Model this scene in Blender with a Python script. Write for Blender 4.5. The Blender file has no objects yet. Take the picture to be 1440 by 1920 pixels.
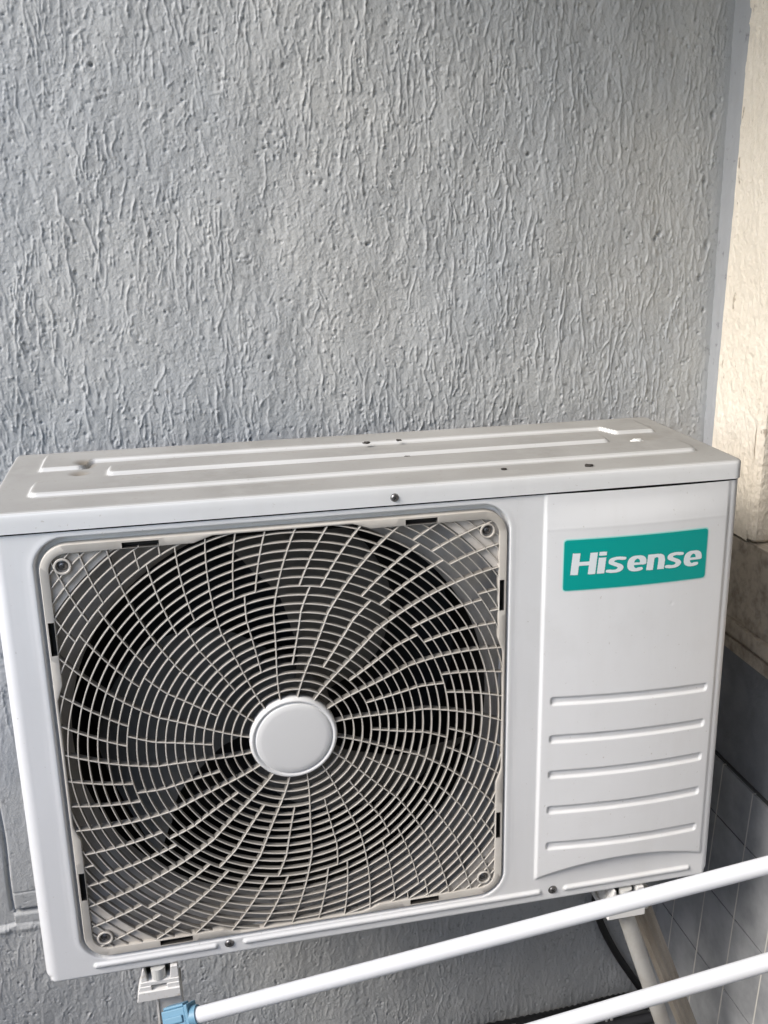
import bpy, bmesh, math, random
import numpy as np
from mathutils import Vector, Matrix
R = math.radians
sc = bpy.context.scene
C = sc.collection

# ------------------------------------------------------------------ camera
cam = bpy.data.objects.new('camera', bpy.data.cameras.new('camera')); C.objects.link(cam)
cm = Matrix(((0.974132, 0.074728, -0.213265), (-0.225690, 0.274102, -0.934843), (-0.011403, 0.958793, 0.283877)))
cam.matrix_world = Matrix.Translation((0.19177, -0.98197, 0.82044)) @ cm.to_4x4()
cam.data.sensor_fit = 'VERTICAL'; cam.data.sensor_height = 36.0
cam.data.lens = 1889.67 / 1920 * 36
cam.data.shift_x = -46.07 / 1920; cam.data.shift_y = -19.28 / 1920
cam.data.clip_start = 0.01; cam.data.clip_end = 500
sc.camera = cam

# ------------------------------------------------------------------ world, sun, exposure
SUN_EL, SUN_AZ = 40.0, 203.0          # azimuth: where the light comes from, degrees counter-clockwise from +X... (front left)
w = bpy.data.worlds.new('World'); sc.world = w; w.use_nodes = True
nt = w.node_tree; nt.nodes.clear()
sky = nt.nodes.new('ShaderNodeTexSky'); sky.sky_type = 'NISHITA'; sky.sun_disc = False
bg = nt.nodes.new('ShaderNodeBackground'); bg.inputs[1].default_value = 0.13
out = nt.nodes.new('ShaderNodeOutputWorld')
nt.links.new(sky.outputs[0], bg.inputs[0]); nt.links.new(bg.outputs[0], out.inputs[0])
sdir = Vector((math.cos(R(SUN_AZ)) * math.cos(R(SUN_EL)), math.sin(R(SUN_AZ)) * math.cos(R(SUN_EL)), math.sin(R(SUN_EL))))
sky.sun_elevation = R(SUN_EL); sky.sun_rotation = math.atan2(sdir.x, sdir.y)
sky.air_density = 1.0; sky.dust_density = 1.3; sky.ozone_density = 1.0
sl = bpy.data.lights.new('sun', 'SUN'); sl.energy = 1.3; sl.angle = R(26); sl.color = (1.0, 0.945, 0.86)
so = bpy.data.objects.new('sun', sl); C.objects.link(so)
so.rotation_euler = (-sdir).to_track_quat('-Z', 'Y').to_euler()
sc.view_settings.view_transform = 'Standard'; sc.view_settings.look = 'None'
sc.view_settings.exposure = 1.33; sc.view_settings.gamma = 1.0

# ------------------------------------------------------------------ helpers
def tag(o, label=None, cat=None, group=None, kind=None):
    if label: o['label'] = label
    if cat: o['category'] = cat
    if group: o['group'] = group
    if kind: o['kind'] = kind
    return o
def empty(name, loc=(0, 0, 0)):
    o = bpy.data.objects.new(name, None); C.objects.link(o); o.location = loc; o.empty_display_size = 0.05
    return o
def link(name, me, mat=None, parent=None, smooth=False):
    if mat: me.materials.append(mat)
    if smooth: me.polygons.foreach_set('use_smooth', np.ones(len(me.polygons), bool))
    o = bpy.data.objects.new(name, me); C.objects.link(o)
    if parent is not None:
        o.parent = parent
        off = Vector(); p = parent
        while p is not None: off += p.location; p = p.parent
        o.location = -off                          # all meshes are written in world metres
    return o
def pydata(name, vs, fs, mat=None, parent=None, smooth=False):
    me = bpy.data.meshes.new(name); me.from_pydata([tuple(map(float, v)) for v in vs], [], fs); me.update()
    return link(name, me, mat, parent, smooth)
def grid(name, P, mat=None, parent=None, smooth=True, keep=None, flip=False, closed=False):
    n, m = P.shape[:2]
    idx = np.arange(n * m).reshape(n, m)
    if closed: idx = np.concatenate([idx, idx[:1]], 0)
    q = np.stack([idx[:-1, :-1], idx[1:, :-1], idx[1:, 1:], idx[:-1, 1:]], -1).reshape(-1, 4)
    if keep is not None: q = q[keep.reshape(-1)]
    if flip: q = q[:, ::-1]
    me = bpy.data.meshes.new(name)
    me.vertices.add(n * m); me.vertices.foreach_set('co', P.reshape(-1).astype(np.float32))
    me.loops.add(q.size); me.loops.foreach_set('vertex_index', q.reshape(-1).astype(np.int32))
    me.polygons.add(len(q)); me.polygons.foreach_set('loop_start', np.arange(0, q.size, 4, dtype=np.int32))
    me.update(calc_edges=True); me.validate()
    return link(name, me, mat, parent, smooth)
class MB:
    def __init__(s): s.v = []; s.f = []
    def add(s, vs, fs):
        b = len(s.v); s.v += [tuple(v) for v in vs]; s.f += [tuple(b + i for i in f) for f in fs]
    def box(s, a, b, M=None):
        (x0, y0, z0), (x1, y1, z1) = a, b
        vs = [(x, y, z) for z in (z0, z1) for x, y in ((x0, y0), (x1, y0), (x1, y1), (x0, y1))]
        if M is not None: vs = [tuple(M @ Vector(v)) for v in vs]
        s.add(vs, [(0, 3, 2, 1), (4, 5, 6, 7), (0, 1, 5, 4), (1, 2, 6, 5), (2, 3, 7, 6), (3, 0, 4, 7)])
    def tube(s, pts, r, n=20, caps=True, prof=None):
        pts = [Vector(p) for p in pts]; rings = []
        t0 = (pts[1] - pts[0]).normalized(); up = Vector((0, 0, 1)) if abs(t0.z) < .9 else Vector((0, 1, 0))
        e1 = t0.cross(up).normalized()
        for i, p in enumerate(pts):
            t = (pts[min(i + 1, len(pts) - 1)] - pts[max(i - 1, 0)]).normalized()
            e1 = (e1 - t * e1.dot(t)).normalized(); e2 = t.cross(e1)
            rr = r[i] if isinstance(r, (list, tuple)) else r
            rings.append([p + (e1 * math.cos(2 * math.pi * k / n) + e2 * math.sin(2 * math.pi * k / n)) * rr * (prof(k, n) if prof else 1) for k in range(n)])
        vs = [v for g in rings for v in g]; fs = []
        for i in range(len(pts) - 1):
            for k in range(n): fs.append((i * n + k, i * n + (k + 1) % n, (i + 1) * n + (k + 1) % n, (i + 1) * n + k))
        if caps: fs.append(tuple(range(n))[::-1]); fs.append(tuple((len(pts) - 1) * n + k for k in range(n)))
        s.add(vs, fs)
    def build(s, name, mat=None, parent=None, smooth=False, bevel=0, weld=False):
        me = bpy.data.meshes.new(name); me.from_pydata([tuple(map(float, v)) for v in s.v], [], s.f); me.update()
        if bevel:
            bm = bmesh.new(); bm.from_mesh(me)
            es = [e for e in bm.edges if len(e.link_faces) == 2 and e.calc_face_angle(0) > 0.6]
            bmesh.ops.bevel(bm, geom=es, offset=bevel, segments=3, profile=.6, affect='EDGES')
            bm.to_mesh(me); bm.free()
        return link(name, me, mat, parent, smooth)
def sm(x): x = np.clip(x, 0, 1); return x * x * (3 - 2 * x)
def autosmooth(o, ang=35):
    me = o.data; me.polygons.foreach_set('use_smooth', np.ones(len(me.polygons), bool))
    bm = bmesh.new(); bm.from_mesh(me)
    for e in bm.edges: e.smooth = not (len(e.link_faces) != 2 or e.calc_face_angle(0) > R(ang))
    bm.to_mesh(me); bm.free()
    return o
def lathe(name, prof, c, mat, parent, n=96, smooth=True, box=None):
    # prof: list of (radius, y); axis along y through (c.x, c.z)
    a = np.linspace(0, 2 * np.pi, n, endpoint=False)
    P = np.zeros((n, len(prof), 3))
    for j, (r, y) in enumerate(prof):
        P[:, j, 0] = c[0] + r * np.cos(a); P[:, j, 2] = c[1] + r * np.sin(a); P[:, j, 1] = y
    if box: P[..., 0] = np.clip(P[..., 0], box[0], box[1]); P[..., 2] = np.clip(P[..., 2], box[2], box[3])
    return grid(name, P, mat, parent, smooth, closed=True)

# ------------------------------------------------------------------ materials
def mat(name, col, rough=.5, metal=0, spec=.5, coat=0):
    m = bpy.data.materials.new(name); m.use_nodes = True
    b = m.node_tree.nodes['Principled BSDF']
    b.inputs['Base Color'].default_value = (*col, 1); b.inputs['Roughness'].default_value = rough
    b.inputs['Metallic'].default_value = metal; b.inputs['Specular IOR Level'].default_value = spec
    b.inputs['Coat Weight'].default_value = coat
    return m
def N(m, t, **kw):
    n = m.node_tree.nodes.new(t)
    for k, v in kw.items():
        if hasattr(n, k) and k not in ('Scale',): setattr(n, k, v)
        else: n.inputs[k].default_value = v
    return n
def L(m, a, b): m.node_tree.links.new(a, b)
def BS(m): return m.node_tree.nodes['Principled BSDF']
def noise_mask(m, scale, lo, hi, detail=5, stretch=(1, 1, 1), rough=.6):
    tc = N(m, 'ShaderNodeTexCoord'); mp = N(m, 'ShaderNodeMapping'); mp.inputs['Scale'].default_value = stretch
    L(m, tc.outputs['Object'], mp.inputs[0])
    n = N(m, 'ShaderNodeTexNoise'); n.inputs['Scale'].default_value = scale; n.inputs['Detail'].default_value = detail; n.inputs['Roughness'].default_value = rough
    L(m, mp.outputs[0], n.inputs['Vector'])
    r = N(m, 'ShaderNodeMapRange'); r.inputs['From Min'].default_value = lo; r.inputs['From Max'].default_value = hi
    L(m, n.outputs[0], r.inputs[0])
    return r.outputs[0]
def mix(m, fac, a, b):
    x = N(m, 'ShaderNodeMix', data_type='RGBA')
    L(m, fac, x.inputs[0])
    for s, v in ((x.inputs[6], a), (x.inputs[7], b)):
        if isinstance(v, tuple): s.default_value = (*v, 1)
        else: L(m, v, s)
    return x.outputs[2]
def mul(m, a, b):
    x = N(m, 'ShaderNodeMath', operation='MULTIPLY')
    for s, v in ((x.inputs[0], a), (x.inputs[1], b)):
        if isinstance(v, (int, float)): s.default_value = v
        else: L(m, v, s)
    return x.outputs[0]
def bump(m, h, strength=.3, dist=.001):
    b = N(m, 'ShaderNodeBump'); b.inputs['Strength'].default_value = strength; b.inputs['Distance'].default_value = dist
    L(m, h, b.inputs['Height']); L(m, b.outputs[0], BS(m).inputs['Normal'])

# grey textured render paint
M_wall = mat('grey_render_paint', (.36, .365, .37), .75, spec=.3)
c = mix(M_wall, noise_mask(M_wall, 3.5, .35, .7), (.475, .48, .475), (.405, .425, .445))
c = mix(M_wall, mul(M_wall, noise_mask(M_wall, 90, .60, .72), .6), c, (.20, .20, .20))
c = mix(M_wall, mul(M_wall, noise_mask(M_wall, 14, .62, .78, stretch=(1, 1, .4)), .2), c, (.33, .32, .31))
L(M_wall, c, BS(M_wall).inputs['Base Color'])
bump(M_wall, noise_mask(M_wall, 420, .2, .8), .35, .0012)
M_strip = mat('smooth_grey_paint', (.40, .41, .43), .6)
c = mix(M_strip, noise_mask(M_strip, 60, .62, .72), (.36, .37, .385), (.20, .20, .21)); L(M_strip, c, BS(M_strip).inputs['Base Color'])
bump(M_strip, noise_mask(M_strip, 120, .2, .8), .3, .002)
M_beige = mat('cream_render', (.74, .68, .56), .85, spec=.2)
c = mix(M_beige, noise_mask(M_beige, 75, .66, .72, 3, (1, 1, .5)), (.84, .77, .66), (.42, .35, .28))
c = mix(M_beige, mul(M_beige, noise_mask(M_beige, 9, .5, .75, 6), .35), c, (.70, .62, .50))
L(M_beige, c, BS(M_beige).inputs['Base Color'])
bump(M_beige, noise_mask(M_beige, 110, .25, .8, 8, (1, 1, .8)), .7, .004)
M_sill = mat('weathered_sill_stone', (.30, .26, .21), .9, spec=.2)
c = mix(M_sill, noise_mask(M_sill, 45, .45, .65, 8), (.52, .46, .38), (.32, .27, .22)); L(M_sill, c, BS(M_sill).inputs['Base Color'])
bump(M_sill, noise_mask(M_sill, 110, .2, .8, 8), .6, .003)
M_dado = mat('dark_grey_paint', (.13, .135, .145), .8)
c = mix(M_dado, noise_mask(M_dado, 20, .4, .7), (.23, .24, .255), (.17, .175, .185)); L(M_dado, c, BS(M_dado).inputs['Base Color'])
bump(M_dado, noise_mask(M_dado, 150, .2, .8), .4, .002)
M_tile = mat('grey_marbled_tile', (.20, .21, .22), .45)
c = mix(M_tile, noise_mask(M_tile, 16, .38, .68, 8), (.40, .41, .425), (.24, .25, .262)); L(M_tile, c, BS(M_tile).inputs['Base Color'])
M_grout = mat('pale_grout', (.62, .60, .56), .9)
M_groutd = mat('dirty_grout', (.07, .07, .07), .9)
M_glass = mat('dark_pane_glass', (.03, .035, .04), .08)
M_ground = mat('sandy_concrete', (.42, .37, .29), .9)
M_blocker = mat('blocker_grey_paint', (.22, .22, .22), .9)
M_floor = mat('grey_floor_tile', (.22, .225, .23), .6)
c = mix(M_floor, noise_mask(M_floor, 12, .35, .7, 8), (.13, .135, .14), (.08, .08, .085)); L(M_floor, c, BS(M_floor).inputs['Base Color'])
M_slab = mat('cream_slab_paint', (.82, .78, .70), .9)

# enamel panels
def enamel(name, col, dusty):
    m = mat(name, col, .38, spec=.45)
    c = mix(m, noise_mask(m, 6, .3, .75, 6), col, tuple(v * .95 for v in col))
    c = mix(m, mul(m, noise_mask(m, 16, .50, .82, 6, (1, 1, .12)), .22), c, (.58, .56, .52))
    c = mix(m, mul(m, noise_mask(m, 10, .55, .80, 8), .22), c, (.56, .55, .52))
    c = mix(m, mul(m, noise_mask(m, 230, .70, .76, 2), .45), c, (.42, .38, .33))
    if dusty:
        g = N(m, 'ShaderNodeNewGeometry'); s = N(m, 'ShaderNodeSeparateXYZ'); L(m, g.outputs['True Normal'], s.inputs[0])
        r = N(m, 'ShaderNodeMapRange'); r.inputs['From Min'].default_value = .30; r.inputs['From Max'].default_value = .97
        L(m, s.outputs[2], r.inputs[0])
        d = mix(m, noise_mask(m, 28, .3, .7, 9), (.32, .312, .295), (.235, .227, .210))
        d = mix(m, noise_mask(m, 7, .45, .75, 6), d, (.37, .362, .345))
        d = mix(m, mul(m, noise_mask(m, 140, .60, .74, 3), .5), d, (.24, .21, .17))
        c = mix(m, mul(m, r.outputs[0], .93), c, d)
        tc = N(m, 'ShaderNodeTexCoord')                       # brown run-off marks in the two knocks
        for (px_, py_, rad_, amt) in ((.082, .170, .010, .75), (.079, .136, .009, .65), (.74, .13, .02, .25)):
            vd = N(m, 'ShaderNodeVectorMath', operation='DISTANCE'); L(m, tc.outputs['Object'], vd.inputs[0]); vd.inputs[1].default_value = (px_, py_, .542)
            mr = N(m, 'ShaderNodeMapRange'); mr.inputs['From Min'].default_value = rad_ * 1.5; mr.inputs['From Max'].default_value = rad_ * .5; L(m, vd.outputs['Value'], mr.inputs[0])
            c = mix(m, mul(m, mr.outputs[0], amt), c, (.17, .14, .10))
        rr = N(m, 'ShaderNodeMapRange'); rr.inputs['To Min'].default_value = .35; rr.inputs['To Max'].default_value = .85
        L(m, r.outputs[0], rr.inputs[0]); L(m, rr.outputs[0], BS(m).inputs['Roughness'])
    L(m, c, BS(m).inputs['Base Color'])
    return m
M_enamel = enamel('white_enamel', (.82, .825, .83), False)
M_top = enamel('dusty_white_enamel', (.81, .815, .815), True)
M_grille = mat('aged_white_plastic', (.56, .54, .505), .5)
c = mix(M_grille, noise_mask(M_grille, 11, .35, .75, 7), (.61, .58, .53), (.47, .435, .385)); L(M_grille, c, BS(M_grille).inputs['Base Color'])
M_slat_side = mat('darker_plastic', (.33, .31, .28), .6)
c = mix(M_slat_side, noise_mask(M_slat_side, 9, .35, .7, 7), (.29, .275, .25), (.17, .155, .135)); L(M_slat_side, c, BS(M_slat_side).inputs['Base Color'])
M_cap = mat('hub_plastic', (.77, .765, .75), .4)
M_plate = mat('pale_backing_plastic', (.62, .575, .52), .65)
c = mix(M_plate, noise_mask(M_plate, 30, .4, .7, 7), (.66, .62, .57), (.48, .43, .37)); L(M_plate, c, BS(M_plate).inputs['Base Color'])
M_bell = mat('grey_shroud', (.26, .25, .24), .55)
c = mix(M_bell, noise_mask(M_bell, 18, .35, .7, 7), (.46, .45, .44), (.33, .31, .29)); L(M_bell, c, BS(M_bell).inputs['Base Color'])
M_blade = mat('dark_fan_plastic', (.085, .082, .075), .85, spec=.08)
c = mix(M_blade, noise_mask(M_blade, 14, .35, .7, 6), (.23, .22, .20), (.17, .16, .145)); L(M_blade, c, BS(M_blade).inputs['Base Color'])
M_black = mat('black_interior_shade', (.016, .015, .014), .8, spec=.1)  # black stands in for shade inside the casing and seam
M_slot = mat('slot_shade_dark', (.045, .04, .035), .7)  # dark colour stands in for shade inside the slots
M_screw = mat('dull_screw_steel', (.26, .25, .245), .38, metal=.9)
M_screwd = mat('screw_recess', (.03, .03, .03), .6)
M_teal = mat('teal_sticker_film', (.0, .35, .31), .45, spec=.25)
M_mint = mat('mint_sticker_edge', (.38, .80, .74), .4)
M_letter = mat('white_print', (.78, .84, .86), .35)
M_rod = mat('white_coated_tube', (.68, .695, .72), .62, spec=.3)
M_blue = mat('blue_plastic', (.15, .31, .43), .45)
M_bracket = mat('chalky_bracket_paint', (.58, .56, .52), .6)
c = mix(M_bracket, noise_mask(M_bracket, 40, .5, .68, 7), (.74, .73, .70), (.38, .32, .24)); L(M_bracket, c, BS(M_bracket).inputs['Base Color'])
M_capend = mat('white_cast_cap', (.80, .79, .76), .5)
c = mix(M_capend, noise_mask(M_capend, 60, .58, .72, 7), (.80, .79, .77), (.45, .39, .31)); L(M_capend, c, BS(M_capend).inputs['Base Color'])
M_leg = mat('grimy_beige_tube', (.42, .39, .34), .6)
c = mix(M_leg, noise_mask(M_leg, 22, .35, .7, 8, (1, 1, .25)), (.38, .345, .30), (.24, .205, .165)); L(M_leg, c, BS(M_leg).inputs['Base Color'])
M_leg2 = mat('pale_grey_tube', (.50, .49, .46), .5)
c = mix(M_leg2, noise_mask(M_leg2, 18, .45, .75, 7), (.53, .52, .49), (.38, .35, .31)); L(M_leg2, c, BS(M_leg2).inputs['Base Color'])
M_rubber = mat('black_rubber', (.012, .012, .013), .5)
M_clip = mat('white_clip_plastic', (.6, .6, .58), .5)
M_debris = mat('dark_grit', (.04, .035, .03), .9)
M_paintchip = mat('white_chip', (.8, .8, .78), .6)
M_coil = mat('condenser_fins', (.03, .03, .03), .6)  # fins coloured near black for the shade behind the fan

# ------------------------------------------------------------------ back wall (stucco with trowel drips, real relief)
rng = np.random.default_rng(11)
YW, XS, ZF = 0.34, 0.938, -0.53
def fnoise(shape, step, lx, lz, seed):
    r = np.random.default_rng(seed); a = r.standard_normal(shape)
    fx = np.fft.fftfreq(shape[0], step)[:, None]; fz = np.fft.rfftfreq(shape[1], step)[None]
    F = np.fft.rfft2(a) * np.exp(-.5 * ((fx * lx * 2.2) ** 2 + (fz * lz * 2.2) ** 2))
    n = np.fft.irfft2(F, s=shape); return n / n.std()
def stucco():
    st = .0011
    xs = np.arange(-.42, XS + .0070, st); zs = np.arange(-.56, 1.24, st)
    nx, nz = len(xs), len(zs)
    H = np.zeros((nx, nz))
    H += .0007 * fnoise((nx, nz), st, .05, .09, 1)
    H += .00020 * fnoise((nx, nz), st, .006, .016, 2) + .00010 * fnoise((nx, nz), st, .0022, .003, 7)
    dens = fnoise((nx, nz), st, .08, .12, 3)                 # patches of long drips against patches of short curls
    Rg = np.zeros((nx, nz))
    def splat(px, pz, amp, sx, sz, K=4, sub=False):
        ix = np.round((px - xs[0]) / st).astype(int); iz = np.round((pz - zs[0]) / st).astype(int)
        for dx in range(-K, K + 1):
            for dz in range(-K, K + 1):
                a = ix + dx; b = iz + dz; ok = (a >= 0) & (a < nx) & (b >= 0) & (b < nz)
                a, b = a[ok], b[ok]
                ddx = xs[a] - px[ok]; ddz = zs[b] - pz[ok]
                v = amp[ok] * np.exp(-(ddx / sx[ok]) ** 2 - (ddz / sz[ok]) ** 2)
                np.maximum.at(Rg, (a, b), v)
    ns = 14500
    X0 = rng.uniform(xs[0], xs[-1], ns); Z0 = rng.uniform(zs[0], zs[-1] + .05, ns)
    PX, PZ, AM, SX = [], [], [], []
    for i in range(ns):
        gi = min(nx - 1, max(0, int((X0[i] - xs[0]) / st))); gk = min(nz - 1, max(0, int((Z0[i] - zs[0]) / st)))
        long_ = dens[gi, gk] > -.2 or X0[i] > .5
        ln = rng.gamma(2.2, .014 if long_ else .008); n = max(6, int(ln / .0011))
        ang = rng.normal(0, .08 if long_ else .35); wob = rng.normal(0, .12 if long_ else .22, n)
        if rng.random() < .06: ang += rng.choice([-1, 1]) * rng.uniform(.3, .6)
        dr = np.zeros(n); acc = 0.0
        for q in range(n): acc = .90 * acc + wob[q] * .75; dr[q] = acc
        th = ang * np.linspace(1, .3, n) + dr
        x = X0[i] + np.cumsum(np.sin(th)) * .0011; z = Z0[i] - np.cumsum(np.cos(th)) * .0011
        t = np.linspace(0, 1, n)
        prof = np.minimum(1, np.minimum(t, 1 - t) * 7 + .15) * (1 + .35 * np.sin(t * rng.uniform(6, 26) + rng.uniform(0, 6)))
        if rng.random() < .5: prof = prof * (.55 + 1.1 * t ** 4)               # a drip that ends in a bead
        a0 = rng.uniform(.3, 1.2)
        PX.append(x); PZ.append(z); AM.append(.00140 * a0 * prof); SX.append(np.full(n, rng.uniform(.0008, .0013) * (.8 + .35 * a0)))
    PX, PZ, AM, SX = map(np.concatenate, (PX, PZ, AM, SX))
    splat(PX, PZ, AM, SX, SX * 1.2)
    nb = 26000
    splat(rng.uniform(xs[0], xs[-1], nb), rng.uniform(zs[0], zs[-1], nb), rng.gamma(1.6, .00042, nb), rng.uniform(.0008, .0016, nb), rng.uniform(.0009, .0020, nb))
    H += Rg * (.82 + .22 * np.tanh(dens)) * (.68 + .32 * sm((zs[None, :] + .05) / .3))
    # pits
    npit = 4200; Rg[:] = 0
    splat(rng.uniform(xs[0], xs[-1], npit), rng.uniform(zs[0], zs[-1], npit), rng.uniform(.0006, .0026, npit), rng.uniform(.0011, .0022, npit), rng.uniform(.0012, .0026, npit))
    H -= Rg
    kx = np.array([.8514, .846, .4430, .9210, .9150, .9250, .9180, .9270, .1200, .3100, .6600, .9160]); kz = np.array([.7765, .7700, .7700, .9300, .8450, .7600, .7150, .6700, .9800, .6300, .8800, 1.0100])
    Rg[:] = 0; splat(kx, kz, np.full(12, .0055), np.array([.0032, .002, .0022, .0026, .0022, .0030, .0026, .002, .002, .002, .002, .0024]), np.array([.0030, .003, .002, .004, .003, .0055, .004, .003, .002, .002, .002, .004]), K=7)
    H -= Rg
    # lower left: smoother bay edged by a groove, and a rough step under it
    X, Z = np.meshgrid(xs, zs, indexing='ij')
    inb = sm((.10 - Z) / .03)
    flat = sm((X + .14) / .01) * 0
    xe = -.0975
    smooth_zone = sm((-.02 - X) / .04) * sm((.16 - Z) / .05) * sm((Z + .176) / .006)
    H *= (1 - .6 * smooth_zone)
    g1 = np.exp(-((X - xe + .0010 * np.sin(Z * 40)) / .0024) ** 2) * (Z > -.154) * sm((.20 - Z) / .05)
    g2 = np.exp(-((Z + .154) / .003) ** 2) * (X > xe) * (X < .1)
    g3 = np.exp(-((Z + .122) / .0014) ** 2) * (X > xe) * (X < .1) * .25
    H -= .012 * np.maximum(g1, g2) + .004 * g3
    edge = sm((Z + .178 + .002 * np.sin(X * 90)) / .004) * sm((-.03 - X) / .04) * sm((.10 - Z) / .05)
    H -= .004 * edge * (X < xe) + .002 * edge
    H += .0018 * np.exp(-((Z + .182) / .005) ** 2) * sm((-.04 - X) / .03) * (1 + .5 * np.sin(X * 210))
    # the trowelled surface runs into the corner
    H *= (1 - .75 * sm((X - (XS - .012)) / .012))
    # a few dark knocks
    P = np.stack([X, YW - H, Z], -1)
    return P, xs, zs
P, xs, zs = stucco()
wall = grid('back_wall', P, M_wall, None, True)
tag(wall, 'grey rough stucco wall with vertical drips behind the white unit', 'wall')
mb = MB()     # the rest of the same wall, plain, and its thickness
mb.box((-2.6, YW + .004, ZF - .05), (-.42, YW + .15, 2.6)); mb.box((-.42, YW + .012, ZF - .05), (1.2, YW + .15, 2.6)); mb.box((-.42, YW + .002, 1.24), (XS, YW + .010, 2.6))
mb.build('wall_body', M_wall, wall)

# ------------------------------------------------------------------ right side wall
side = empty('side_wall', (XS, YW, ZF)); tag(side, 'cream plaster side wall with stone sill over a dark band and grey tiles', 'wall')
def rough_sheet(name, y0, y1, z0, z1, x, m, amp, seed, st=.003):
    ys = np.arange(y0, y1 + st * .5, st); ys[-1] = y1; zz = np.arange(z0, z1 + st * .5, st); zz[-1] = z1
    h = amp * (.6 * fnoise((len(ys), len(zz)), st, .004, .02, seed) + .8 * fnoise((len(ys), len(zz)), st, .02, .05, seed + 1))
    Y, Z = np.meshgrid(ys, zz, indexing='ij')
    return grid(name, np.stack([x - np.abs(h) * .8, Y, Z], -1), m, side, True)
# cream pilaster: reveals face the unit, its front face looks into the opening
YP = .192
mb = MB(); mb.box((XS + .006, YP, .364), (XS + .22, YW + .06, 2.0)); mb.build('pilaster', M_beige, side, bevel=.012)
rough_sheet('pilaster_face', YP + .013, YW - .034, .366, 1.5, XS + .0062, M_beige, .0011, 21)
# grey cut-in strip of paint along the corner
n = 260; zz = np.linspace(-.53, 1.5, n); k = np.linspace(0, 1, 8)
rr = np.random.default_rng(5); wv = np.convolve(rr.standard_normal(n + 20), np.ones(11) / 11, 'same')[10:-10] * .0022
wid = .021 + .017 * np.clip((zz - .45) / .6, 0, 1.2) + wv
P = np.zeros((n, 8, 3)); P[..., 0] = XS + .0040 + .0005 * rr.standard_normal((n, 8)); P[..., 1] = YW + .004 - (wid[:, None] + .004) * k[None]; P[..., 2] = zz[:, None]
P[:, -1, 0] = XS + .0058
grid('painted_strip', P, M_strip, side, True)
# opening: sill top, parapet below it, two ledges
mb = MB(); mb.box((XS + .012, -1.6, .335), (XS + .40, YW + .05, .3635)); mb.build('sill', M_sill, side, bevel=.003)
mb = MB(); mb.box((XS + .012, -1.6, .243), (XS + .30, YW + .06, .3347)); mb.build('parapet', M_sill, side)
rough_sheet('parapet_face', -1.0, YW, .243, .3635, XS + .006, M_sill, .0012, 31)
mb = MB()
mb.box((XS - .002, -1.6, .222), (XS + .28, YW, .2425)); mb.box((XS + .005, -1.6, .2145), (XS + .27, YW, .2218)); mb.box((XS + .001, -1.6, .196), (XS + .26, YW, .2143))
mb.build('ledge', M_sill, side, bevel=.0012)
mb = MB(); mb.box((XS + .0075, -1.6, .0185), (XS + .25, YW, .1958)); mb.build('dado_band', M_dado, side)
mb = MB(); mb.box((XS + .20, -1.6, .364), (XS + .22, YP - .001, 2.0)); mb.build('blocker_pane', M_glass, side)  # pane added out of view to block light from the right
mb = MB(); mb.box((XS + .04, -2.2, 2.0), (XS + .40, YW + .1, 2.6)); mb.box((XS + .02, -2.2, ZF - .5), (XS + .40, -1.601, 2.0)); mb.build('outer_wall', M_beige, side)
# jamb on the far side of the opening so light behaves like in a real window bay
mb = MB(); mb.box((XS + .05, -1.6, .364), (XS + .40, -.9, 2.0)); mb.build('far_jamb', M_beige, side)
# tiles, leaning slightly outwards at the foot
LEAN = .028 / .49
def tx(z): return XS + .001 - (.013 - z) * LEAN
mb = MB(); mbg = MB(); mbd = MB()
gz = [.017, -.068, -.190, -.312, -.434, -.56]; gy = [YW + .0 - .0]
ys_ = [YW - .055 - .0805 * i for i in range(0, 18)]
def slab(m_, y0, y1, z0, z1, off, th=.004):
    vs = []
    for dx in (0, th):
        for (y, z) in ((y0, z0), (y1, z0), (y1, z1), (y0, z1)): vs.append((tx(z) - off + dx, y, z))
    m_.add(vs, [(3, 2, 1, 0), (4, 5, 6, 7), (0, 1, 5, 4), (1, 2, 6, 5), (2, 3, 7, 6), (3, 0, 4, 7)])
ye = [YW] + ys_
for a in range(len(ye) - 1):
    for b in range(len(gz) - 1):
        slab(mb, ye[a + 1] + .0011, ye[a] - .0011, gz[b + 1] + .0012, gz[b] - .0012, .002)
mb.build('tile_facing', M_tile, side)
for y in ys_[:-1]: slab(mbg, y - .0011, y + .0011, -.56, .0165, .0024, .005)
mbg.build('vertical_grout', M_grout, side)
for z in gz[1:-1]: slab(mbd, ys_[-1], YW, z - .0012, z + .0012, .0008, .004)
mbd.build('horizontal_grout', M_groutd, side)
mb = MB(); slab(mb, ys_[-1], YW + .02, -.56, .0178, -.0025, .03)
mb.build('tile_backing', M_groutd, side)

# ------------------------------------------------------------------ floor, added light-blocking walls and ceiling
P = np.zeros((2, 2, 3)); 
fl = pydata('floor', [(-1.5, -1.75, ZF), (1.2, -1.75, ZF), (1.2, .5, ZF), (-1.5, .5, ZF)], [(0, 1, 2, 3)], M_floor); tag(fl, kind='structure')
mb = MB(); mb.box((.0, -1.9, 1.6), (XS + .019, YW + .0, 1.7)); ce = mb.build('blocker_slab', M_slab); tag(ce, kind='structure')  # slab added overhead, out of view, to shade the right side
mb = MB(); mb.box((-.1, -1.75, ZF), (XS + .019, -1.6, 1.599)); mb.build('blocker_wall', M_blocker); tag(bpy.data.objects['blocker_wall'], 'plain grey wall added out of view to darken the right side', 'wall')  # wall added behind the camera to cut light on the right
mb = MB(); mb.box((-1.5, -1.75, ZF), (-.101, -1.6, .62)); mb.box((-1.5, -1.599, ZF), (-1.35, YW, .62)); mb.build('low_blocker_walls', M_blocker); tag(bpy.data.objects['low_blocker_walls'], 'low grey walls added out of view to block low light', 'parapet')  # low walls added out of view to hold back low light
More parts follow.
